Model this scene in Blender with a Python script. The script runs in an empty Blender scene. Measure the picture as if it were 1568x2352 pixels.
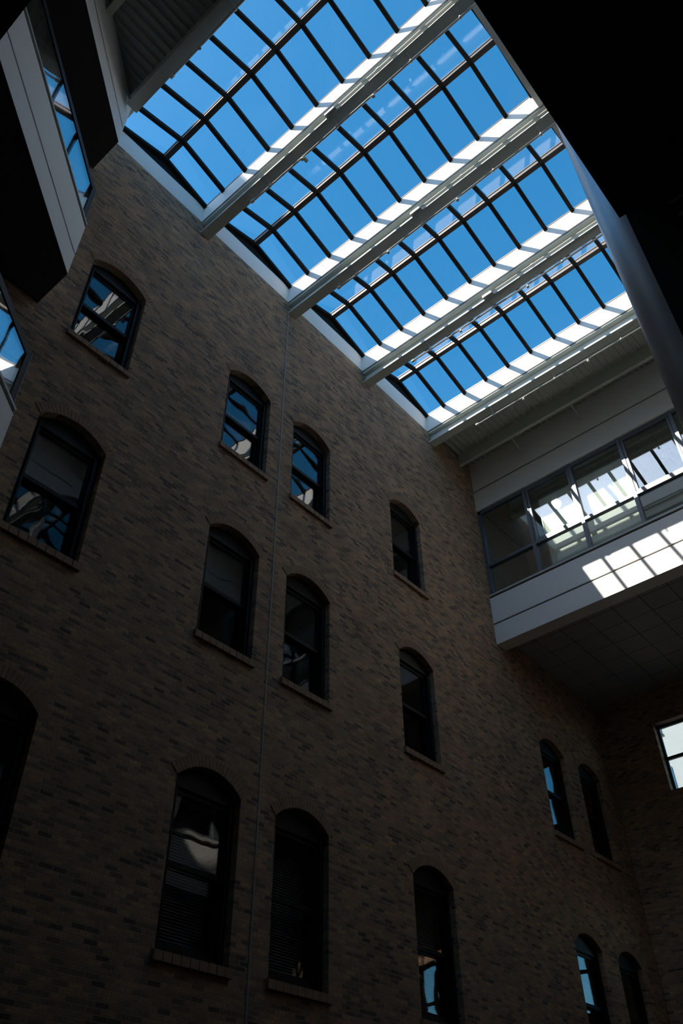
import bpy, bmesh, math, random
from mathutils import Vector, Matrix
random.seed(7)
S = 0.735                      # metres per layout unit
C = bpy.context.scene.collection
scene = bpy.context.scene
MAXX, SOUTH = 24.75, 0.644
DX, DY = -0.776, -0.631         # direction of the slanted left building
L = math.hypot(DX, DY); DX /= L; DY /= L

# ------------------------------------------------------------------ materials
def new_mat(name):
    m = bpy.data.materials.new(name); m.use_nodes = True
    nt = m.node_tree
    for n in list(nt.nodes):
        if n.type != 'OUTPUT_MATERIAL': nt.nodes.remove(n)
    return m, nt, nt.nodes['Material Output'] if 'Material Output' in nt.nodes else [n for n in nt.nodes][0]

def N(nt, typ, **kw):
    n = nt.nodes.new(typ)
    for k, v in kw.items():
        if k.startswith('i_'):
            n.inputs[k[2:].replace('_', ' ')].default_value = v
        else:
            setattr(n, k, v)
    return n

def painted(name, col, rough=0.5, metal=0.0, var=0.06, scale=3.0, bump=0.0, spec=0.5):
    m, nt, out = new_mat(name)
    b = N(nt, 'ShaderNodeBsdfPrincipled')
    b.inputs['Roughness'].default_value = rough
    b.inputs['Metallic'].default_value = metal
    b.inputs['Specular IOR Level'].default_value = spec
    g = N(nt, 'ShaderNodeNewGeometry')
    no = N(nt, 'ShaderNodeTexNoise'); no.inputs['Scale'].default_value = scale; no.inputs['Detail'].default_value = 4
    nt.links.new(g.outputs['Position'], no.inputs['Vector'])
    mx = N(nt, 'ShaderNodeMix', data_type='RGBA')
    mx.inputs['A'].default_value = (*[c * (1 - var) for c in col], 1)
    mx.inputs['B'].default_value = (*[min(1, c * (1 + var)) for c in col], 1)
    nt.links.new(no.outputs['Fac'], mx.inputs['Factor'])
    nt.links.new(mx.outputs['Result'], b.inputs['Base Color'])
    if bump:
        bp = N(nt, 'ShaderNodeBump'); bp.inputs['Strength'].default_value = bump; bp.inputs['Distance'].default_value = 0.01
        nt.links.new(no.outputs['Fac'], bp.inputs['Height']); nt.links.new(bp.outputs['Normal'], b.inputs['Normal'])
    nt.links.new(b.outputs[0], out.inputs['Surface'])
    return m

def brick(name, cols, mortar, w=0.160, h=0.054, bump=0.6):
    m, nt, out = new_mat(name)
    b = N(nt, 'ShaderNodeBsdfPrincipled'); b.inputs['Roughness'].default_value = 0.85
    b.inputs['Specular IOR Level'].default_value = 0.25
    g = N(nt, 'ShaderNodeNewGeometry'); sp = N(nt, 'ShaderNodeSeparateXYZ')
    nt.links.new(g.outputs['Position'], sp.inputs[0])
    ad = N(nt, 'ShaderNodeMath', operation='ADD'); nt.links.new(sp.outputs[0], ad.inputs[0]); nt.links.new(sp.outputs[1], ad.inputs[1])
    cb = N(nt, 'ShaderNodeCombineXYZ'); nt.links.new(ad.outputs[0], cb.inputs[0]); nt.links.new(sp.outputs[2], cb.inputs[1])
    bt = N(nt, 'ShaderNodeTexBrick'); bt.offset = 0.5
    bt.inputs['Scale'].default_value = 1.0
    bt.inputs['Brick Width'].default_value = w; bt.inputs['Row Height'].default_value = h
    bt.inputs['Mortar Size'].default_value = 0.006; bt.inputs['Mortar Smooth'].default_value = 0.3
    bt.inputs['Color1'].default_value = (0, 0, 0, 1); bt.inputs['Color2'].default_value = (1, 1, 1, 1)
    bt.inputs['Mortar'].default_value = (0.5, 0.5, 0.5, 1)
    nt.links.new(cb.outputs[0], bt.inputs['Vector'])
    r = N(nt, 'ShaderNodeValToRGB'); r.color_ramp.interpolation = 'LINEAR'
    el = r.color_ramp.elements
    while len(el) < len(cols): el.new(0.5)
    for i, (p, c) in enumerate(cols):
        el[i].position = p; el[i].color = (*c, 1)
    nt.links.new(bt.outputs['Color'], r.inputs['Fac'])
    no = N(nt, 'ShaderNodeTexNoise'); no.inputs['Scale'].default_value = 1.6; no.inputs['Detail'].default_value = 8; no.inputs['Roughness'].default_value = 0.7
    nt.links.new(cb.outputs[0], no.inputs['Vector'])
    m1 = N(nt, 'ShaderNodeMix', data_type='RGBA', blend_type='OVERLAY'); m1.inputs['Factor'].default_value = 0.7
    nt.links.new(r.outputs[0], m1.inputs['A']); nt.links.new(no.outputs['Fac'], m1.inputs['B'])
    n2 = N(nt, 'ShaderNodeTexNoise'); n2.inputs['Scale'].default_value = 40; n2.inputs['Detail'].default_value = 3
    nt.links.new(g.outputs['Position'], n2.inputs['Vector'])
    m1b = N(nt, 'ShaderNodeMix', data_type='RGBA', blend_type='OVERLAY'); m1b.inputs['Factor'].default_value = 0.6
    nt.links.new(m1.outputs['Result'], m1b.inputs['A']); nt.links.new(n2.outputs['Fac'], m1b.inputs['B'])
    m2 = N(nt, 'ShaderNodeMix', data_type='RGBA'); m2.inputs['B'].default_value = (*mortar, 1)
    nt.links.new(m1b.outputs['Result'], m2.inputs['A']); nt.links.new(bt.outputs['Fac'], m2.inputs['Factor'])
    nt.links.new(m2.outputs['Result'], b.inputs['Base Color'])
    hgt = N(nt, 'ShaderNodeMath', operation='MULTIPLY_ADD'); hgt.inputs[1].default_value = -1.0
    nt.links.new(bt.outputs['Fac'], hgt.inputs[0])
    mul = N(nt, 'ShaderNodeMath', operation='MULTIPLY'); mul.inputs[1].default_value = 0.7
    nt.links.new(bt.outputs['Color'], mul.inputs[0]); nt.links.new(mul.outputs[0], hgt.inputs[2])
    bp = N(nt, 'ShaderNodeBump'); bp.inputs['Strength'].default_value = bump; bp.inputs['Distance'].default_value = 0.012
    nt.links.new(hgt.outputs[0], bp.inputs['Height']); nt.links.new(bp.outputs['Normal'], b.inputs['Normal'])
    nt.links.new(b.outputs[0], out.inputs['Surface'])
    return m

def glass(name, wav=0.0, wscale=1.0, r0=0.04, tint=(1, 1, 1), dust=0.0, rough=0.0):
    """Clear pane: Schlick mix of see-through and mirror, slightly wavy, some dust."""
    m, nt, out = new_mat(name)
    lw = N(nt, 'ShaderNodeLayerWeight'); lw.inputs['Blend'].default_value = 0.5
    pw = N(nt, 'ShaderNodeMath', operation='POWER'); pw.inputs[1].default_value = 5.0
    nt.links.new(lw.outputs['Facing'], pw.inputs[0])
    ma = N(nt, 'ShaderNodeMath', operation='MULTIPLY_ADD'); ma.inputs[1].default_value = 1 - r0; ma.inputs[2].default_value = r0
    nt.links.new(pw.outputs[0], ma.inputs[0])
    tr = N(nt, 'ShaderNodeBsdfTransparent'); tr.inputs[0].default_value = (*tint, 1)
    gl = N(nt, 'ShaderNodeBsdfGlossy'); gl.inputs['Roughness'].default_value = rough; gl.inputs['Color'].default_value = (1, 1, 1, 1)
    if wav:
        g = N(nt, 'ShaderNodeNewGeometry')
        no = N(nt, 'ShaderNodeTexNoise'); no.inputs['Scale'].default_value = wscale; no.inputs['Detail'].default_value = 1
        nt.links.new(g.outputs['Position'], no.inputs['Vector'])
        bp = N(nt, 'ShaderNodeBump'); bp.inputs['Strength'].default_value = 1.0; bp.inputs['Distance'].default_value = wav
        nt.links.new(no.outputs['Fac'], bp.inputs['Height']); nt.links.new(bp.outputs['Normal'], gl.inputs['Normal'])
    mx = N(nt, 'ShaderNodeMixShader')
    nt.links.new(ma.outputs[0], mx.inputs[0]); nt.links.new(tr.outputs[0], mx.inputs[1]); nt.links.new(gl.outputs[0], mx.inputs[2])
    last = mx
    if dust:
        df = N(nt, 'ShaderNodeBsdfDiffuse'); df.inputs[0].default_value = (0.9, 0.9, 0.88, 1)
        m3 = N(nt, 'ShaderNodeMixShader'); m3.inputs[0].default_value = dust
        nt.links.new(mx.outputs[0], m3.inputs[1]); nt.links.new(df.outputs[0], m3.inputs[2]); last = m3
    nt.links.new(last.outputs[0], out.inputs['Surface'])
    return m

BR_COLS = [(0.0, (0.12, 0.092, 0.08)), (0.10, (0.21, 0.15, 0.115)), (0.35, (0.33, 0.225, 0.155)), (0.62, (0.42, 0.275, 0.175)),
           (0.85, (0.53, 0.325, 0.18)), (1.0, (0.30, 0.22, 0.17))]
M = dict(
    brick=brick('brown_brick', BR_COLS, (0.37, 0.29, 0.22)),
    brick_plain=painted('brown_brick_single', (0.34, 0.22, 0.14), 0.85, scale=14, var=0.4, bump=0.4),
    brick_dark=painted('brick_reveal_shade', (0.12, 0.09, 0.075), 0.9, scale=14, var=0.3, bump=0.4),
    white=painted('white_painted_panel', (0.90, 0.89, 0.86), 0.55, var=0.02),
    steel=painted('pale_green_white_steel_paint', (0.62, 0.64, 0.58), 0.45, var=0.03),
    deckpaint=painted('ribbed_deck_paint', (0.56, 0.57, 0.53), 0.6, var=0.04),
    pipe=painted('white_pipe_paint', (0.82, 0.82, 0.78), 0.3),
    bar=painted('bronze_aluminium_bar', (0.040, 0.033, 0.031), 0.42, var=0.05, spec=0.4),
    rafter=painted('black_rafter_bar', (0.016, 0.014, 0.013), 0.75, var=0.05, spec=0.1),
    black=painted('black_painted_timber', (0.012, 0.013, 0.015), 0.5, spec=0.2),
    alu=painted('grey_aluminium_frame', (0.14, 0.155, 0.175), 0.4, metal=0.25),
    alud=painted('dark_aluminium_frame', (0.035, 0.037, 0.042), 0.4, metal=0.2),
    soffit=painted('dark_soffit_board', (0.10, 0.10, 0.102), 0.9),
    ceiling=painted('ceiling_board', (0.46, 0.46, 0.46), 0.85, scale=20, var=0.05),
    groove=painted('shadow_groove', (0.10, 0.09, 0.075), 0.8),
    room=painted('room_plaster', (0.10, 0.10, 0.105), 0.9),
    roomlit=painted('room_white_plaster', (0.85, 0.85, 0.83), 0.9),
    corr=painted('corridor_plaster', (0.30, 0.33, 0.31), 0.9),
    floor=painted('stone_floor', (0.04, 0.04, 0.04), 0.6),
    column=painted('smooth_column_metal', (0.80, 0.86, 0.92), 0.38, metal=0.6, var=0.02),
    colred=painted('dark_box_metal', (0.05, 0.05, 0.05), 0.5),
    lamp=painted('pale_edge_trim', (0.6, 0.65, 0.6), 0.3),
    blind=painted('blind_slat', (0.20, 0.22, 0.22), 0.6),
    joint=painted('sealant_joint', (0.32, 0.33, 0.30), 0.6),
    stone=painted('white_building_wall', (0.36, 0.36, 0.37), 0.8),
    ground=painted('street_ground', (0.12, 0.12, 0.12), 0.9),
    oldglass=glass('old_wavy_glass', wav=0.006, wscale=1.5, r0=0.045),
    skyglass=glass('skylight_glass', wav=0.0, r0=0.05, dust=0.008),
    wallglass=glass('curtain_wall_glass', wav=0.0012, wscale=0.8, r0=0.16, dust=0.0015, tint=(0.90, 0.94, 0.92)),
    slantglass=glass('slanted_wall_glass', wav=0.003, wscale=1.0, r0=0.38),
    blueglass=painted('blue_window_glass', (0.08, 0.22, 0.36), 0.15),
)

# ------------------------------------------------------------------ mesh helper
class MB:
    def __init__(s): s.v = []; s.f = []
    def add(s, vs, fs):
        o = len(s.v); s.v += [tuple(p) for p in vs]; s.f += [tuple(i + o for i in f) for f in fs]; return s
    def hexa(s, p):     # 8 points: bottom 4 ccw then top 4 ccw
        return s.add(p, [(3, 2, 1, 0), (4, 5, 6, 7), (0, 1, 5, 4), (1, 2, 6, 5), (2, 3, 7, 6), (3, 0, 4, 7)])
    def box(s, x0, x1, y0, y1, z0, z1):
        return s.hexa([(x0, y0, z0), (x1, y0, z0), (x1, y1, z0), (x0, y1, z0), (x0, y0, z1), (x1, y0, z1), (x1, y1, z1), (x0, y1, z1)])
    def obox(s, P, d, s0, s1, n0, n1, z0, z1):   # box along plan direction d from P, n = left normal
        n = (-d[1], d[0])
        q = lambda a, b, z: (P[0] + d[0] * a + n[0] * b, P[1] + d[1] * a + n[1] * b, z)
        return s.hexa([q(s0, n0, z0), q(s1, n0, z0), q(s1, n1, z0), q(s0, n1, z0), q(s0, n0, z1), q(s1, n0, z1), q(s1, n1, z1), q(s0, n1, z1)])
    def prism(s, poly, z0, z1):
        n = len(poly)
        vs = [(x, y, z0) for x, y in poly] + [(x, y, z1) for x, y in poly]
        return s.add(vs, [tuple(range(n))[::-1], tuple(range(n, 2 * n))] + [(i, (i + 1) % n, (i + 1) % n + n, i + n) for i in range(n)])
    def extr(s, poly, axis, a0, a1):   # poly in the two other axes (x->(y,z), y->(x,z))
        n = len(poly)
        mk = (lambda p, a: (a, p[0], p[1])) if axis == 'x' else (lambda p, a: (p[0], a, p[1]))
        vs = [mk(p, a0) for p in poly] + [mk(p, a1) for p in poly]
        return s.add(vs, [tuple(range(n)), tuple(range(n, 2 * n))[::-1]] + [(i, i + n, (i + 1) % n + n, (i + 1) % n) for i in range(n)])
    def cyl(s, a, b, r, n=12, r2=None):
        a = Vector(a); b = Vector(b); d = (b - a).normalized()
        u = d.orthogonal().normalized(); w = d.cross(u); r2 = r if r2 is None else r2
        vs = [a + (u * math.cos(t) + w * math.sin(t)) * r for t in [2 * math.pi * i / n for i in range(n)]]
        vs += [b + (u * math.cos(t) + w * math.sin(t)) * r2 for t in [2 * math.pi * i / n for i in range(n)]]
        return s.add(vs, [tuple(range(n))[::-1], tuple(range(n, 2 * n))] + [(i, (i + 1) % n, (i + 1) % n + n, i + n) for i in range(n)])
    def build(s, name, mat, parent=None, smooth=False):
        o0 = Vector((0, 0, 0))
        p = parent
        while p is not None: o0 += Vector(p.location); p = p.parent
        me = bpy.data.meshes.new(name)
        base = Vector((0, 0, 0))
        if parent is None and s.v:
            xs, ys, zs = zip(*s.v)
            base = Vector(((min(xs) + max(xs)) / 2, (min(ys) + max(ys)) / 2, min(zs))) * S
        me.from_pydata([(Vector(v) * S - o0 - base)[:] for v in s.v], [], s.f)
        bm = bmesh.new(); bm.from_mesh(me); bmesh.ops.recalc_face_normals(bm, faces=bm.faces)
        bm.to_mesh(me); bm.free()
        if smooth:
            for p_ in me.polygons: p_.use_smooth = len(p_.vertices) == 4
        me.materials.append(M[mat]); me.update()
        o = bpy.data.objects.new(name, me); C.objects.link(o); o.parent = parent; o.location = base
        return o

def tag(o, label=None, cat=None, group=None, kind=None):
    if label: o['label'] = label
    if cat: o['category'] = cat
    if group: o['group'] = group
    if kind: o['kind'] = kind
    return o
def empty(name, loc, **kw):
    o = bpy.data.objects.new(name, None); C.objects.link(o); o.location = Vector(loc) * S; o.empty_display_size = 0.2
    return tag(o, **kw)
def copy_tree(o, parent=None):
    c = o.copy(); C.objects.link(c); c.parent = parent
    for ch in list(o.children): copy_tree(ch, c)
    return c

# ------------------------------------------------------------------ brick wall with arched openings
W, H, RISE = 1.37, 2.48, 0.30
R_ = (W * W / 4 + RISE * RISE) / (2 * RISE); A_ = math.asin(W / 2 / R_)
NA = 12
def arc(cx, zs, r=0.0, w=W):
    return [(cx + (R_ + r) * math.sin(-A_ + 2 * A_ * i / NA), zs + RISE - R_ + (R_ + r) * math.cos(-A_ + 2 * A_ * i / NA)) for i in range(NA + 1)]
COLX = [4.475, 8.355, 10.535, 14.385, 20.76, 22.95]
ROWZ = [13.15, 8.32, 3.17]
OPEN = {(i, j) for i in range(6) for j in range(3)} - {(4, 0), (5, 0)}
ZB, ZT = -2.2, 20.36
WX0, WX1 = -12.0, MAXX
def brick_wall():
    mb = MB(); Y0, Y1 = 10.0, 10.42
    def quad(x0, x1, z0, z1, top=None):
        for Y in (Y0, Y1): mb.add([(x0, Y, z0), (x1, Y, z0), (x1, Y, z1), (x0, Y, z1)], [(0, 1, 2, 3)])
    xs = [WX0]
    for i, cx in enumerate(COLX):
        quad(xs[-1], cx - W / 2, ZB, ZT); xs.append(cx + W / 2)
        z = ZB
        for j in (2, 1, 0):
            if (i, j) not in OPEN: continue
            zs = ROWZ[j]; sp = zs + H
            quad(cx - W / 2, cx + W / 2, z, zs)
            a = arc(cx, sp); ztop = sp + RISE + 0.05
            for k in range(NA):
                (xa, za), (xb, zb) = a[k], a[k + 1]
                for Y in (Y0, Y1): mb.add([(xa, Y, za), (xb, Y, zb), (xb, Y, ztop), (xa, Y, ztop)], [(0, 1, 2, 3)])
                mb.add([(xa, Y0, za), (xb, Y0, zb), (xb, Y1, zb), (xa, Y1, za)], [(0, 1, 2, 3)])
            for X in (cx - W / 2, cx + W / 2): mb.add([(X, Y0, zs), (X, Y1, zs), (X, Y1, sp), (X, Y0, sp)], [(0, 1, 2, 3)])
            mb.add([(cx - W / 2, Y0, zs), (cx + W / 2, Y0, zs), (cx + W / 2, Y1, zs), (cx - W / 2, Y1, zs)], [(0, 1, 2, 3)])
            z = ztop
        quad(cx - W / 2, cx + W / 2, z, ZT)
    quad(xs[-1], WX1, ZB, ZT)
    mb.add([(WX0, Y0, ZT), (WX1, Y0, ZT), (WX1, Y1, ZT), (WX0, Y1, ZT)], [(0, 1, 2, 3)])
    mb.box(16.23, WX1, Y0, Y1, ZT + .002, 20.565).box(WX0, 2.99, Y0, Y1, ZT + .002, 20.565)
    o = mb.build('wall_left', 'brick')
    tag(o, 'tall brown brick wall with arched sash windows, running down the picture', 'wall', kind='structure')
brick_wall()

# ---- one arched sash window (prototype at column 0, row 0) with parts, then copies
def sash_window(cx, zs):
    t = empty('window_1', (cx, 10.0, zs), cat='window', kind='structure')
    sp = zs + H; x0, x1 = cx - W / 2, cx + W / 2
    vb = MB(); ring = [arc(cx, sp), arc(cx, sp, 0.2)]
    nb = 22
    for k in range(nb):
        t0 = -A_ + 2 * A_ * (k + .06) / nb; t1 = -A_ + 2 * A_ * (k + .94) / nb
        q = lambda tt, r: (cx + (R_ + r) * math.sin(tt), sp + RISE - R_ + (R_ + r) * math.cos(tt))
        ps = [q(t0, 0.0), q(t1, 0.0), q(t1, .2), q(t0, .2)]
        vb.add([(p[0], 9.985, p[1]) for p in ps] + [(p[0], 10.06, p[1]) for p in ps],
               [(0, 1, 2, 3), (7, 6, 5, 4), (0, 4, 5, 1), (1, 5, 6, 2), (2, 6, 7, 3), (3, 7, 4, 0)])
    vb.build('brick_arch', 'brick_plain', t)
    sb = MB(); ns = 9
    for k in range(ns):
        a = x0 - 0.05 + (W + 0.1) * k / ns; b = x0 - 0.05 + (W + 0.1) * (k + 0.93) / ns
        sb.add([(a, 9.93, zs - .15), (b, 9.93, zs - .15), (b, 10.03, zs - .15), (a, 10.03, zs - .15),
                (a, 9.93, zs - .02), (b, 9.93, zs - .02), (b, 10.03, zs), (a, 10.03, zs)],
               [(3, 2, 1, 0), (4, 5, 6, 7), (0, 1, 5, 4), (1, 2, 6, 5), (2, 3, 7, 6), (3, 0, 4, 7)])
    sb.build('sill', 'brick_plain', t)
    # frame: jambs, head, sill rail and the filled arch
    f = MB(); ya, yb = 10.14, 10.36
    f.box(x0, x0 + .09, ya, yb, zs, sp); f.box(x1 - .09, x1, ya, yb, zs, sp)
    f.box(x0 + .09, x1 - .09, ya, yb, sp - .10, sp); f.box(x0 + .09, x1 - .09, ya, yb, zs, zs + .09)
    f.box(x0 + .09, x0 + .12, 10.1, ya, zs, sp - .06); f.box(x1 - .12, x1 - .09, 10.1, ya, zs, sp - .06)
    f.build('frame', 'black', t)
    a = arc(cx, sp); ty = MB()
    ty.add([(p[0], 10.16, p[1]) for p in a] + [(p[0], 10.3, p[1]) for p in a],
           [tuple(range(NA + 1)), tuple(range(NA + 1, 2 * NA + 2))[::-1]] + [(i, i + NA + 1, i + NA + 2, i + 1) for i in range(NA)] + [(0, NA, 2 * NA + 1, NA + 1)])
    ty.build('arch_panel', 'black', t)
    zm = zs + 1.25
    for nm, z0, z1, y0, bot in (('upper_sash', zm - .05, sp - .10, 10.19, .08), ('lower_sash', zs + .09, zm + .05, 10.26, .12)):
        s = MB(); y1 = y0 + .06; xa, xb = x0 + .09, x1 - .09
        s.box(xa, xa + .07, y0, y1, z0, z1); s.box(xb - .07, xb, y0, y1, z0, z1)
        s.box(xa + .07, xb - .07, y0, y1, z0, z0 + bot); s.box(xa + .07, xb - .07, y0, y1, z1 - .08, z1)
        so = s.build(nm, 'black', t)
        MB().box(xa + .065, xb - .065, y0 + .02, y0 + .035, z0 + bot - .005, z1 - .075).build('pane', 'oldglass', so)
    return t
WL = {
 (0, 0): 'arched sash window high at left, mirroring blue skylight bars and a sunlit beam',
 (1, 0): 'arched sash window just left of the thin wall joint, topmost row',
 (2, 0): 'arched sash window just right of the thin wall joint, topmost row, with blue reflections',
 (3, 0): 'small dark arched sash window nearest the white end wall, topmost row',
 (0, 1): 'large arched sash window at left edge, second row, reflecting pale panels',
 (1, 1): 'arched sash window left of the wall joint, second row, grey reflection in its upper sash',
 (2, 1): 'dark arched sash window right of the wall joint, second row',
 (3, 1): 'dark arched sash window below the overhanging white end wall corner, second row',
 (4, 1): 'dim arched sash window under the overhanging ceiling with a blue sliver, second row',
 (5, 1): 'almost black arched sash window beside the far corner, second row',
 (0, 2): 'black arched window cut off by the left edge, lowest row',
 (1, 2): 'dark arched window with grey blind, left of the wall joint, lowest row',
 (2, 2): 'dark arched window right of the wall joint with slatted blind, lowest row',
 (3, 2): 'arched window with dark slatted blind, lower middle right, lowest row',
 (4, 2): 'arched window with two bright blue slivers, lowest row at right',
 (5, 2): 'almost black arched window at bottom right corner, lowest row'}
proto = sash_window(COLX[0], ROWZ[0])
wcount = 1
for key in sorted(OPEN, key=lambda k: (k[1], k[0])):
    i, j = key
    if key == (0, 0): o = proto
    else:
        o = copy_tree(proto); wcount += 1; o.name = 'window_%d' % wcount
        o.location = Vector((COLX[i], 10.0, ROWZ[j])) * S
    tag(o, WL[key], group='arched sash windows in the brick wall')

# blinds hanging inside three of the lowest windows
def blind(cx, zs, drop, label):
    x0, x1 = cx - W / 2 + .12, cx + W / 2 - .12
    t = empty('window_blind', (cx, 10.5, zs + H - .1), label=label, cat='blind', group='blinds behind the lowest windows')
    MB().box(x0, x1, 10.46, 10.54, zs + H - .16, zs + H - .1).build('head_rail', 'blind', t)
    s = MB(); z = zs + H - .2
    while z > zs + H - drop:
        s.hexa([(x0, 10.48, z - .018), (x1, 10.48, z - .018), (x1, 10.52, z + .018), (x0, 10.52, z + .018),
                (x0, 10.48, z - .014), (x1, 10.48, z - .014), (x1, 10.52, z + .022), (x0, 10.52, z + .022)]); z -= .045
    s.build('slats', 'blind', t)
    MB().box(x0, x1, 10.485, 10.515, z - .02, z + .01).build('bottom_rail', 'blind', t)
blind(COLX[1], ROWZ[2], 2.3, 'grey slatted blind in the lowest window left of the wall joint')
blind(COLX[2], ROWZ[2], 2.3, 'grey slatted blind in the lowest window right of the wall joint')
blind(COLX[3], ROWZ[2], 2.3, 'grey slatted blind in the lowest window further right, third from the left')

# dark rooms behind the brick wall
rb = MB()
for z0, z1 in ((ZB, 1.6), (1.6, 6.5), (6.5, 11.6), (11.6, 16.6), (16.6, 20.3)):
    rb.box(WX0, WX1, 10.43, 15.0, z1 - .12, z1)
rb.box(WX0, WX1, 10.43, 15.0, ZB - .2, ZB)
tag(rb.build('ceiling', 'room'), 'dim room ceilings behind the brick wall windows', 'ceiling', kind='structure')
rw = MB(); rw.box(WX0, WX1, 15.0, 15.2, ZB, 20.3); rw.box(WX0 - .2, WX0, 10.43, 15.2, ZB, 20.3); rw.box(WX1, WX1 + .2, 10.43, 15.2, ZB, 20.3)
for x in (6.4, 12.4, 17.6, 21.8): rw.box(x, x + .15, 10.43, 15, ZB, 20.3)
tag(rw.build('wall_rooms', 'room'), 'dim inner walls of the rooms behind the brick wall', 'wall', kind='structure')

# thin vertical joint in the brick
tag(MB().box(9.425, 9.455, 9.988, 10.0, ZB, 19.84).build('trim_1', 'joint'), 'thin pale vertical joint line running down the brick wall', 'joint', kind='structure')

# ------------------------------------------------------------------ far wall with windows
fo = [(7.0, 8.33, z, z + 2.16) for z in (10.42, 5.12)] + [(2.3, 3.2, z, z + 2.16) for z in (10.42, 5.12)]
fw = MB(); X0, X1 = MAXX, MAXX + .45
def fwall(y0, y1, z0, z1): fw.box(X0, X1, y0, y1, z0, z1)
ys = [(-12, 2.3, False), (2.3, 3.2, True), (3.2, 7.0, False), (7.0, 8.33, True), (8.33, 10.42, False)]
for y0, y1, op in ys:
    if not op: fwall(y0, y1, ZB, 20.6)
    else:
        z = ZB
        for zz in (5.12, 10.42): fwall(y0, y1, z, zz); z = zz + 2.16
        fwall(y0, y1, z, 20.6)
tag(fw.build('wall_far', 'brick'), 'dark far brick wall below the overhanging ceiling at right', 'wall', kind='structure')
wc = wcount
for k, (y0, y1, z0, z1) in enumerate(fo):
    wc += 1
    lab = ['bright window in the far dark wall showing a white building outside, right edge', 'window in the far wall one floor below the bright one',
           'window in the far wall beyond the right edge, upper one', 'window in the far wall beyond the right edge, lower one'][k]
    t = empty('window_%d' % wc, (X0 + .3, (y0 + y1) / 2, z0), label=lab, cat='window', kind='structure')
    f = MB(); xa, xb = X0 + .27, X0 + .36
    f.box(xa, xb, y0, y0 + .07, z0, z1); f.box(xa, xb, y1 - .07, y1, z0, z1); f.box(xa, xb, y0, y1, z0, z0 + .07); f.box(xa, xb, y0, y1, z1 - .07, z1)
    zm = (z0 + z1) / 2; f.box(xa, xb, y0, y1, zm - .04, zm + .05)
    f.build('frame', 'black', t)
    MB().box(xa + .03, xa + .045, y0 + .06, y1 - .06, zm + .04, z1 - .06).build('pane', 'wallglass', t)
    MB().box(xa + .03, xa + .045, y0 + .06, y1 - .06, z0 + .06, zm - .03).build('pane', 'wallglass', t)

# white building outside
t = empty('neighbouring_building', (47, 25, -2.2), label='white building with blue glass windows seen outside the far window', cat='building')
MB().box(45, 55, 8, 40, -2.2, 40).build('wall', 'stone', t)
for a in range(6):
    for b in range(9):
        y = 14.75 + a * 3.4 if a < 5 else 11.4; z = 1.2 + b * 4.2
        w = MB().box(44.9, 45.02, y, y + .95, z, z + 2.2).build('window', 'blueglass', t)
        MB().box(44.86, 44.92, y - .05, y + 1.0, z - .12, z).build('sill', 'black', w)
        MB().box(44.86, 44.9, y, y + .95, z + .75, z + .83).build('glazing_bar', 'black', w)
t = empty('shade_block', (-30, 25, -2.2), label='unseen tall block added outside to shade the first skylight bay', cat='building')
MB().box(-40, -19.4, 19.47, 30, -2.2, 47.0).build('wall', 'stone', t)  # unseen blocker, added only to shade the start of the first bay
tag(MB().box(MAXX + .6, 90, -40, 60, -2.6, -2.3).build('floor', 'ground'), 'grey street ground outside the far wall', 'ground', kind='structure')

# ------------------------------------------------------------------ curtain-wall helpers
def band(P, d, s0, s1, z0, z1, zg, name, label, cap=True, top=True, n1=0.35):
    """white fascia: two boards with a dark groove at zg, and a cap rail on top"""
    t = empty(name, (P[0], P[1], z0), label=label, cat='wall panel', kind='structure')
    MB().obox(P, d, s0, s1, 0.0, n1, z0, zg - .03).build('lower_board', 'white', t)
    MB().obox(P, d, s0, s1, 0.0, n1, zg + .03, z1).build('upper_board', 'white', t)
    MB().obox(P, d, s0, s1, 0.04, n1, zg - .035, zg + .035).build('groove', 'groove', t)
    if cap:
        MB().obox(P, d, s0 - .02, s1, 0.03, n1, z1, z1 + .07).build('cap_groove', 'groove', t)
        MB().obox(P, d, s0 - .05, s1, -.02, n1, z1 + .07, z1 + .12).build('cap_rail', 'steel', t)
    return t
wnum = [wc]
def glazing(P, d, s0, s1, off, z0, z1, zr, first, pitch, label, mat='alu', gl='wallglass', sashes=()):
    wnum[0] += 1
    t = empty('window_%d' % wnum[0], (P[0] + d[0] * s0, P[1] + d[1] * s0, z0), label=label, cat='window', kind='structure')
    f = MB(); a0, a1 = off, off + .14
    f.obox(P, d, s0, s1, a0, a1, z0, z0 + .1); f.obox(P, d, s0, s1, a0, a1, z1 - .12, z1)
    xs = [s0]; x = s0 + first
    while x < s1 - .2: xs.append(x); x += pitch
    xs.append(s1)
    for i, x in enumerate(xs):
        if i == 0: f.obox(P, d, s0, s0 + .11, a0, a1, z0, z1)
        elif i == len(xs) - 1: f.obox(P, d, s1 - .11, s1, a0, a1, z0, z1)
        else: f.obox(P, d, x - .055, x + .055, a0 - .02, a1, z0, z1)
    if zr: f.obox(P, d, s0, s1, a0 - .01, a1, zr - .055, zr + .055)
    f.build('frame', mat, t)
    for i in range(len(xs) - 1):
        lo, hi = xs[i] + .04, xs[i + 1] - .04
        cells = [(z0 + .08, zr - .05), (zr + .05, z1 - .1)] if zr else [(z0 + .08, z1 - .1)]
        for c, (za, zb) in enumerate(cells):
            MB().obox(P, d, lo, hi, off + .06, off + .08, za, zb).build('pane', gl, t)
            if i in sashes and c == 1:
                g = MB(); l2, h2 = lo + .03, hi - .03
                g.obox(P, d, l2, l2 + .07, off, off + .06, za, zb); g.obox(P, d, h2 - .07, h2, off, off + .06, za, zb)
                g.obox(P, d, l2 + .07, h2 - .07, off, off + .06, za, za + .07); g.obox(P, d, l2 + .07, h2 - .07, off, off + .06, zb - .07, zb)
                g.build('opening_sash', mat, t)
    return t

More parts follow.
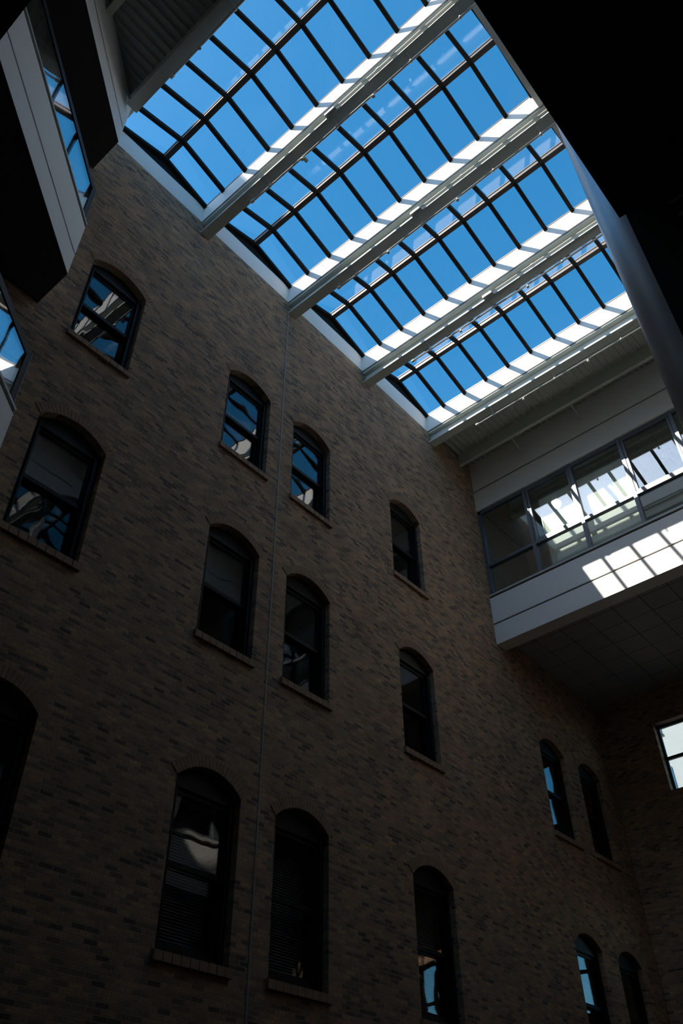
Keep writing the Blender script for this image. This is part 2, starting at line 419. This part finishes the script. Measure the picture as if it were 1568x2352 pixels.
# ------------------------------------------------------------------ end wall (white bridge at right), plane x=18.52, running -y
PE, dE = (18.52, 10.0), (0.0, -1.0)       # left normal of (0,-1) is (1,0): away from the atrium
LE = 10.0 - SOUTH
band(PE, dE, 0, LE, 13.27, 14.90, 13.97, 'trim_2', 'wide white lower band of the end wall with a patch of sunlight')
band(PE, dE, 0, LE, 18.46, 20.62, 19.31, 'trim_3', 'white upper band of the end wall under the ribbed roof', cap=False)
glazing(PE, dE, 0.0, LE, .07, 15.02, 18.46, 16.17, 1.75, 1.655, 'long strip of grey framed windows in the white end wall, glinting with sun', sashes=(1, 3))
# soffit: edge beam and tiled ceiling
so = MB(); so.box(18.87, 18.98, SOUTH, 10, 13.27, 13.9)
tag(so.build('trim_4', 'white'), 'pale edge strip of the recessed tiled ceiling below the end wall', 'trim', kind='structure')
ct = empty('ceiling', (21.5, 5, 13.7), label='dim tiled ceiling underneath the white end wall', cat='ceiling', kind='structure')
MB().box(18.98, MAXX, -6, 10, 13.74, 13.95).build('ceiling_grid', 'groove', ct)
tl = MB(); x = 19.0
xe = [18.98, 19.77] + [19.77 + .83 * k for k in range(1, 6)] + [MAXX]
ye = [10.0, 9.34] + [9.34 - .83 * k for k in range(1, 19)]
for a in range(len(xe) - 1):
    for b in range(len(ye) - 1):
        if xe[a + 1] - xe[a] > .1: tl.box(xe[a] + .012, xe[a + 1] - .012, ye[b + 1] + .012, ye[b] - .012, 13.715, 13.745)
tl.build('tiles', 'ceiling', ct)
# bridge room behind the glass
tag(MB().box(18.9, MAXX, -6, 10, 13.95, 14.6).build('floor', 'floor'), 'floor of the corridor behind the end wall glass', 'floor', kind='structure')
cc = empty('ceiling', (21.5, 5, 18.5), label='corridor ceiling seen through the end wall glass', cat='ceiling', kind='structure')
MB().box(18.88, MAXX, -6, 10, 18.55, 18.75).build('ceiling_grid', 'groove', cc)
tl = MB()
for a in range(7):
    for b in range(12): tl.box(18.9 + a * .83, 19.71 + a * .83, 9.9 - (b + 1) * .83 + .02, 9.9 - b * .83, 18.53, 18.56)
tl.build('tiles', 'corr', cc)
pw = MB(); pw.box(18.9, MAXX, 9.95, 10.0, 14.6, 18.55); pw.box(21.6, 21.75, -2, 9.95, 14.6, 18.55)
tag(pw.build('wall_corridor', 'corr'), 'grey green corridor wall behind the end wall glass', 'wall', kind='structure')
t = empty('display_board', (18.95, 6.1, 15.0), label='white board standing close behind the end wall glass, catching the sun', cat='board')
MB().box(18.92, 18.98, 5.05, 7.95, 14.75, 18.0).build('panel', 'roomlit', t)
fr = MB(); fr.box(18.9, 18.99, 5.0, 5.05, 14.6, 18.05); fr.box(18.9, 18.99, 7.95, 8.0, 14.6, 18.05); fr.box(18.9, 18.99, 5.0, 8.0, 18.0, 18.05)
fr.build('edge', 'alu', t)
t = empty('ceiling_light', (20.2, 4.1, 18.5), label='round ceiling lamp behind the rightmost end wall panes', cat='light')
MB().cyl((20.2, 4.1, 18.53), (20.2, 4.1, 18.45), .22, 20).build('housing', 'alud', t)
MB().cyl((20.2, 4.1, 18.45), (20.2, 4.1, 18.43), .15, 20).build('diffuser', 'lamp', t)

# ------------------------------------------------------------------ slanted left building
PD, dD = (3.07, 9.08), (DX, DY)           # left normal of (-.776,-.631) is (.631,-.776) -> towards atrium; use negative offsets
dDr = (-DX, -DY); LD = 13.35
PDe = (PD[0] + DX * LD, PD[1] + DY * LD)  # run from the far end towards the corner so that normals point away
def bandD(z0, z1, zg, name, label, cap=True):
    t = band(PDe, dDr, 0, LD, z0, z1, zg, name, label, cap=cap, n1=.3)
    # short return face to the brick wall
    MB().box(PD[0] - .3, PD[0], 9.08, 10.0, z0, z1).build('return_board', 'white', t)
    return t
bandD(13.27, 14.87, 13.90, 'trim_5', 'white slanted band at upper left, double board with dark groove')
bandD(18.60, 20.5, 19.24, 'trim_6', 'narrow white slanted band below the dark roof at upper left')
bandD(7.95, 9.45, 8.6, 'trim_7', 'lower white slanted band cut off by the left edge')
# glass guards on top of the two lower bands
for z0, z1, nm in ((9.57, 10.82, 'black-railed glass guard on the lower slanted balcony, cut off by the left edge'),
                   (14.99, 16.22, 'black-railed glass guard on the upper slanted balcony at left, mirroring blue sky')):
    t = empty('glass_guard', (PD[0], PD[1], z0), label=nm, cat='railing', group='glass guards of the slanted balconies')
    s1 = LD - .06; step = 3.3; k = 0
    while s1 > .4:
        s0 = max(0.0, s1 - step)
        MB().obox(PDe, dDr, s0 + .01, s1, .05, .075, z0, z1).build('pane', 'slantglass', t)
        MB().obox(PDe, dDr, s0 + .01, s1, .045, .08, z1, z1 + .02).build('top_edge', 'alu', t)
        for q in ((.35, 1.6, 2.9) if s1 - s0 > 3 else (.35,)):
            MB().obox(PDe, dDr, s1 - q - .05, s1 - q + .05, .03, .10, z0 - .02, z0 + .09).build('clamp', 'alud', t)
        s1 = s0; k += 1
    MB().obox(PDe, dDr, 0, LD - .06, .08, .12, z1 - .24, z1).build('top_rail', 'black', t)
    MB().obox(PDe, dDr, 0, LD - .06, .035, .049, z1 - .16, z1).build('rail_cover', 'black', t)
    MB().obox(PDe, dDr, LD - .20, LD - .06, .035, .049, z0, z1 - .16).build('end_post', 'black', t)
    MB().obox(PDe, dDr, LD - .06, LD - .045, .03, .08, z0, z1 + .02).build('end_edge', 'alu', t)
    MB().box(2.96, 2.985, 9.22, 9.97, z0, z1).build('pane', 'slantglass', t)
    MB().box(2.955, 2.99, 9.22, 9.97, z1, z1 + .02).build('top_edge', 'alu', t)
fl = MB()
for z in (9.3, 14.72):
    fl.prism([(2.75, 9.2), (2.75, 9.98), (-11.9, 9.98), (-11.9, SOUTH), (PDe[0] - .5, PDe[1] + .1)], z, z + .12)
tag(fl.build('floor', 'floor'), 'floors of the slanted balconies behind the white bands', 'floor', kind='structure')
ntl = (-(-DY), -DX)  # left normal of dDr
def polyD(off):
    n = (-dDr[1], dDr[0])
    a = (PD[0] + n[0] * off, PD[1] + n[1] * off); b = (PDe[0] + n[0] * off, PDe[1] + n[1] * off)
    return a, b
sb = MB()
for z in (7.95, 13.27, 18.60):
    sb.prism([(3.07, 9.08), (3.07, 10.0), (-12, 10.0), (-12, SOUTH), (PDe[0], PDe[1])], z - .02, z - .003)
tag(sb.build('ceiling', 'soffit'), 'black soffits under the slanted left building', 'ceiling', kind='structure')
wb = MB(); wb.obox(PDe, dDr, 0, LD - 1.0, 3.6, 3.75, 8.2, 20.4)
tag(wb.build('wall_slanted_rooms', 'room'), 'dark room wall behind the slanted window strips', 'wall', kind='structure')
# ------------------------------------------------------------------ opposite building (y = SOUTH), faces the brick wall
PS, dS = (PDe[0], SOUTH), (1.0, 0.0)      # normal (0,1): towards the atrium -> use negative offsets
def south(x0, x1, tagtxt, names):
    P, d = (x1, SOUTH), (-1.0, 0.0)       # normal (0,-1): away
    n = x1 - x0
    band(P, d, 0, n, 7.95, 9.45, 8.6, names[0], 'lowest white band of the opposite facade, ' + tagtxt, n1=.35)
    band(P, d, 0, n, 13.27, 14.87, 13.90, names[1], 'middle white band of the opposite facade, ' + tagtxt, n1=.35)
    band(P, d, 0, n, 18.6, 20.5, 19.24, names[2], 'top white band of the opposite facade, ' + tagtxt, cap=False, n1=.35)
    glazing(P, d, 0, n, .1, 9.57, 13.27, 10.7, 1.6, 1.65, 'lower window strip of the opposite facade, ' + tagtxt)
    glazing(P, d, 0, n, .1, 14.99, 18.6, 16.2, 1.6, 1.65, 'upper window strip of the opposite facade, ' + tagtxt)
south(PDe[0], 5.18, 'left of the round column', ('trim_8', 'trim_9', 'trim_10'))
south(6.95, 18.5, 'right of the round column', ('trim_11', 'trim_12', 'trim_13'))
# floors and rooms of the opposite building; the lowest floor ends at x=5.18 beyond which it steps back
sf = MB()
sf.box(-12, 5.18, -6, SOUTH + .001, 7.935, 7.949)
sf.box(-12, 5.18, -6, SOUTH - .36, 7.955, 8.3)
for z in (13.29, 18.62): sf.box(-12, 18.5, -6, SOUTH - .36, z, z + .25)
sf.box(6.95, 18.5, -6, SOUTH - .01, 7.93, 7.949)
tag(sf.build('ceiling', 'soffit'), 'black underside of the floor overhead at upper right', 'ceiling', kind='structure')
rs = MB(); rs.box(-12, MAXX, -3.6, -3.45, 8.3, 20.4)
tag(rs.build('wall_right', 'room'), 'dim room wall inside the opposite building', 'wall', kind='structure')
# near dark pier whose edge shows below the notch in the black underside
a = math.radians(6.38); px = 5.24; py = px * math.tan(a)
pr = MB(); pr.box(px, px + .40, -6.0, py, ZB, 8.4)
tag(pr.build('wall_pier', 'soffit'), 'near black pier filling the right edge of the picture', 'wall', kind='structure')
# overhead slab at top left corner
ov = MB(); ov.box(-3.0, 0.08, SOUTH + .01, 4.05, 7.95, 8.35); 
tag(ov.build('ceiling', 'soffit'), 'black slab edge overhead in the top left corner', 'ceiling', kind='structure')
ob = MB(); ob.box(-3.0, 0.08, 3.95, 4.05, 8.35, 9.45).box(0.0, .08, SOUTH, 3.95, 8.35, 9.45)
tag(ob.build('trim_14', 'white'), 'white parapet above the black slab in the top left corner', 'trim', kind='structure')

# small box on the pier, added in place of an unidentified bright detail
t = empty('edge_box', (5.1, 0, 7.2), label='small dark box with pale edges, stand-in for an unidentified bright detail at the right edge', cat='lamp')
MB().box(5.0, 5.24, -.7, .185, 7.15, 7.36).build('housing', 'colred', t)
MB().box(4.98, 5.0, -.7, .185, 7.36, 7.385).build('top_edge', 'lamp', t)
MB().box(4.98, 5.0, -.7, .16, 7.12, 7.15).build('bottom_edge', 'lamp', t)

# round column
t = empty('round_column', (6.24, .474, ZB), label='smooth round blue-lit column rising to the roof beside the black mass', cat='column')
cb = MB(); cb.cyl((6.24, .474, ZB), (6.24, .474, 20.5), .555, 64)
cb.build('shaft', 'column', t, smooth=True)

# ------------------------------------------------------------------ roof: ribbed deck, beams, skylights
def deck(x0, x1, y0, y1, label, z=20.57):
    mb = MB(); y = y0; p = .204; pts = []
    while y < y1 - 1e-6:
        for dy, dz in ((0, 0), (.045, 0), (.062, .08), (.187, .08), (p, 0)):
            if y + dy <= y1: pts.append((y + dy, z + dz))
        y += p
    pts.append((y1, z))
    up = [(q[0], z + .2) for q in (pts[-1], pts[0])]
    mb.extr(pts + up, 'x', x0, x1)
    tag(mb.build('ceiling', 'deckpaint'), label, 'ceiling', kind='structure')
deck(16.24, MAXX + .4, -6, 10.4, 'ribbed metal roof deck between the skylights and the white end wall')
deck(-12, 3.0, -6, 10.4, 'dark ribbed metal roof deck at upper left')
deck(3.0, 16.42, -6, 1.62, 'ribbed metal roof deck above the opposite building')

XR = [6.12, 9.41, 12.71, 16.05]
def ibeam(x, y0, y1, zb, zt, w, tf=.06, web=.05):
    c = x + w / 2
    return MB().box(x, x + w, y0, y1, zb, zb + tf).box(x, x + w, y0, y1, zt - tf, zt).box(c - web / 2, c + web / 2, y0, y1, zb + tf, zt - tf)
BL = ['white roof beam at far left edging the first skylight bay', 'white roof beam between first and second skylight bays',
      'white roof beam between second and third skylight bays', 'white roof beam between third and fourth skylight bays',
      'white roof beam between the fourth skylight bay and the ribbed deck']
for k, x in enumerate([2.82] + XR):
    y1 = 10.0 if k else 8.85
    t = empty('roof_beam', (x + .17, 5, 19.86), label=BL[k], cat='beam', group='beams carrying the skylights')
    ibeam(x + .03, .7, y1, 19.86, 20.33, .29, web=.06).build('steel_section', 'steel', t)
    MB().box(x + .05, x + .30, .7, y1, 20.33, 20.37).build('packing_strip', 'groove', t)
t = empty('roof_beam', (17.85, 5, 20.1), label='smaller beam under the ribbed deck near the white end wall', cat='beam', group='minor roof beams')
MB().box(17.8, 17.92, .7, 10, 20.09, 20.12).box(17.815, 17.85, .7, 10, 20.12, 20.57).build('steel_section', 'steel', t)
for y in (7.95, 5.75): MB().hexa([(17.9, y, 20.09), (18.52, y, 19.86), (18.52, y + .03, 19.86), (17.9, y + .03, 20.09),
                                 (17.9, y, 20.13), (18.52, y, 19.90), (18.52, y + .03, 19.90), (17.9, y + .03, 20.13)]).build('tie_bracket', 'steel', t)
t = empty('roof_beam', (1.46, 4, 20.1), label='thin dark beam under the ribbed deck at the upper left', cat='beam', group='minor roof beams')
ibeam(1.36, .7, 7.7, 20.0, 20.52, .16).build('steel_section', 'steel', t)

# sprinkler pipes under beams
PL = ['leftmost white sprinkler pipe, hanging below the far left beam', 'white sprinkler pipe below the beam between first and second skylight bays',
      'white sprinkler pipe below the beam between second and third skylight bays', 'white sprinkler pipe below the beam between third and fourth skylight bays',
      'white sprinkler pipe below the last beam, against the ribbed deck']
for k, x in enumerate([2.82] + XR):
    xp = x + .26 if k else x + .30; ys = 8.26 if k else 7.5; zp = 19.68
    t = empty('sprinkler_pipe', (xp, ys, zp), label=PL[k], cat='pipe', group='sprinkler pipes')
    MB().cyl((xp, .75, zp), (xp, ys, zp), .028, 10).build('pipe', 'pipe', t, smooth=True)
    MB().cyl((xp, ys - .02, zp), (xp, ys + .08, zp), .045, 10).build('end_cap', 'pipe', t)
    for y in (7.68, 5.5, 3.32, 2.0):
        if y > ys: continue
        h = MB().box(xp - .012, xp + .012, y - .015, y + .015, zp, 19.86).box(xp - .16, xp + .012, y - .015, y + .015, 19.84, 19.86)
        h.cyl((xp, y - .02, zp), (xp, y + .02, zp), .045, 10)
        h.build('hanger', 'pipe', t)
    for y in (6.6, 4.4):
        MB().cyl((xp, y, zp), (xp, y, zp - .1), .018, 8).cyl((xp, y, zp - .1), (xp, y, zp - .115), .04, 10).build('sprinkler_head', 'pipe', t)
# conduits along the beam flanges with junction boxes
CL = ['thin white conduit with a box on the second beam from the left', 'thin white conduit with a box on the third beam from the left', 'thin white conduit with a box on the fourth beam from the left']
for k, x in enumerate(XR[:3]):
    t = empty('conduit', (x, 5.5, 19.97), label=CL[k], cat='conduit', group='conduits on beam flanges')
    MB().cyl((x - .01, .75, 19.96), (x - .01, 5.3, 19.96), .018, 8).build('pipe', 'pipe', t)
    MB().box(x - .05, x + .05, 5.3, 5.62, 19.9, 20.0).build('junction_box', 'pipe', t)
    MB().cyl((x - .01, 4.0, 19.96), (x - .01, 4.08, 19.96), .03, 8).build('coupling', 'pipe', t)
t = empty('beam_fitting', (6.5, 6.67, 20.05), label='small round grey fitting on the side of the second beam', cat='fitting')  # round fixture of unknown kind, gives no light
MB().cyl((6.44, 6.67, 19.95), (6.62, 6.67, 19.95), .05, 14).build('body', 'steel', t)
MB().cyl((6.5, 6.67, 19.95), (6.5, 6.67, 20.2), .02, 8).build('stem', 'steel', t)

SL = ['first glass skylight bay at upper left, between the two leftmost beams', 'second glass skylight bay from the left',
      'third glass skylight bay from the left', 'fourth glass skylight bay, nearest the ribbed deck']
ZC, ZR = 21.10, 21.56
Y0s, Y1s = 1.78, 10.0
for k in range(4):
    xr = XR[k]; xl = (XR[k - 1] if k else 2.82) + .34; xm = (xl + xr) / 2
    t = empty('skylight', (xm, 5.9, 20.36), label=SL[k], cat='skylight', group='gabled skylight bays')
    c = MB(); c.box(xr, xr + .16, Y0s - .16, Y1s + .16, 20.37, ZC); c.box(xl - .16, xl, Y0s - .16, Y1s + .16, 20.37, ZC)
    c.box(xl, xr, Y1s, Y1s + .16, 20.37, ZC); c.box(xl, xr, Y0s - .16, Y0s, 20.37, ZC)
    c.build('curb', 'white', t)
    def slope_bar(mb, y0, y1, side, dz0, dz1):
        # bar following the glass slope
        xa = xl if side < 0 else xr
        mb.extr([(xa, ZC + dz0), (xm, ZR + dz0), (xm, ZR + dz1), (xa, ZC + dz1)], 'y', y0, y1)
    ri = MB().box(xm - .07, xm + .07, Y0s, Y1s, ZR - .07, ZR + .05)
    ri.box(xm - .09, xm + .09, Y0s, Y1s, ZR + .05, ZR + .09)
    ri.build('ridge_bar', 'bar', t)
    ev = MB().box(xr - .01, xr + .12, Y0s, Y1s, ZC, ZC + .05).box(xl - .12, xl + .01, Y0s, Y1s, ZC, ZC + .05)
    ev.build('eaves_bar', 'bar', t)
    ysr = [9.25 - .835 * q for q in range(9)]
    edges = [Y1s] + ysr + [Y0s]
    for side in (-1, 1):
        for y in ysr:
            b = MB(); slope_bar(b, y - .048, y + .048, side, -.10, .04); b.build('rafter', 'rafter', t)
        for y in (Y1s - .05, Y0s + .05):
            b = MB(); slope_bar(b, y - .05, y + .05, side, -.08, .04); b.build('end_rafter', 'rafter', t)
        for q in range(len(edges) - 1):
            if edges[q] - edges[q + 1] < .1: continue
            b = MB(); slope_bar(b, edges[q + 1], edges[q], side, .012, .03); b.build('pane', 'skyglass', t)
    for ya, yb in ((Y1s + .005, Y1s + .06), (Y0s - .06, Y0s - .005)):
        MB().extr([(xl, ZC), (xr, ZC), (xm, ZR + .04)], 'y', ya, yb).build('gable_panel', 'rafter', t)

# ------------------------------------------------------------------ ground floor and remaining enclosure
tag(MB().box(-12, MAXX, -6, 10, ZB - .3, ZB).build('floor', 'floor'), 'dark atrium floor far below, out of view', 'floor', kind='structure')
en = MB(); en.box(-12.2, -12, -6.2, 10.4, ZB, 20.7); en.box(-12, MAXX + .4, -6.2, -6, ZB, 20.7)
tag(en.build('wall_back', 'room'), 'dark rear enclosure wall behind the viewer', 'wall', kind='structure')

# ------------------------------------------------------------------ light
w = bpy.data.worlds.new('World'); scene.world = w; w.use_nodes = True
nt = w.node_tree; bg = nt.nodes['Background']
sk = nt.nodes.new('ShaderNodeTexSky'); sk.sky_type = 'NISHITA'; sk.sun_disc = False
SUN = Vector((-1, .392, .925)).normalized()
sk.sun_elevation = math.asin(SUN.z); sk.sun_rotation = math.atan2(SUN.x, SUN.y)
sk.air_density = 1.0; sk.dust_density = 0.3; sk.ozone_density = 3.0
hs = nt.nodes.new('ShaderNodeHueSaturation'); hs.inputs['Saturation'].default_value = 1.32; hs.inputs['Hue'].default_value = 0.485
nt.links.new(sk.outputs[0], hs.inputs['Color'])
# bright hazy aureole of the sky around the sun and along the horizon
tc = nt.nodes.new('ShaderNodeTexCoord')
dt = nt.nodes.new('ShaderNodeVectorMath'); dt.operation = 'DOT_PRODUCT'; dt.inputs[1].default_value = SUN
nt.links.new(tc.outputs['Generated'], dt.inputs[0])
cl = nt.nodes.new('ShaderNodeMath'); cl.operation = 'MAXIMUM'; cl.inputs[1].default_value = 0.0
nt.links.new(dt.outputs['Value'], cl.inputs[0])
pw = nt.nodes.new('ShaderNodeMath'); pw.operation = 'POWER'; pw.inputs[1].default_value = 7.0
nt.links.new(cl.outputs[0], pw.inputs[0])
ml = nt.nodes.new('ShaderNodeMix'); ml.data_type = 'RGBA'; ml.blend_type = 'ADD'; ml.inputs['B'].default_value = (3.0, 3.2, 3.4, 1)
nt.links.new(pw.outputs[0], ml.inputs['Factor']); nt.links.new(hs.outputs[0], ml.inputs['A'])
nt.links.new(ml.outputs['Result'], bg.inputs['Color']); bg.inputs['Strength'].default_value = 0.32
ld = bpy.data.lights.new('sun', 'SUN'); ld.energy = 10.0; ld.angle = math.radians(.53); ld.color = (1, .93, .83)
lo = bpy.data.objects.new('sun', ld); C.objects.link(lo); lo.rotation_euler = SUN.to_track_quat('Z', 'Y').to_euler()
lo.location = (0, 0, 30)

# ------------------------------------------------------------------ camera
cd = bpy.data.cameras.new('camera'); cam = bpy.data.objects.new('camera', cd); C.objects.link(cam); scene.camera = cam
cd.sensor_fit = 'VERTICAL'; cd.sensor_height = 36; cd.sensor_width = 24; cd.lens = 36 * 1911.5 / 2352
yaw, pitch, roll = math.radians(40.63), math.radians(41.985), math.radians(-.57)
f = Vector((math.cos(yaw) * math.cos(pitch), math.sin(yaw) * math.cos(pitch), math.sin(pitch)))
r = Vector((math.sin(yaw), -math.cos(yaw), 0)); u = r.cross(f)
r2 = r * math.cos(roll) + u * math.sin(roll); u2 = -r * math.sin(roll) + u * math.cos(roll)
cam.matrix_world = Matrix(((r2.x, u2.x, -f.x, 0), (r2.y, u2.y, -f.y, 0), (r2.z, u2.z, -f.z, 0), (0, 0, 0, 1)))
cd.clip_start = .02; cd.clip_end = 500

scene.view_settings.view_transform = 'Standard'; scene.view_settings.look = 'None'
scene.view_settings.exposure = 0.0; scene.view_settings.gamma = 1.0
scene.view_settings.use_curve_mapping = False
scene.cycles.max_bounces = 10; scene.cycles.transparent_max_bounces = 24; scene.cycles.diffuse_bounces = 6; scene.cycles.glossy_bounces = 6
scene.cycles.sample_clamp_indirect = 6.0
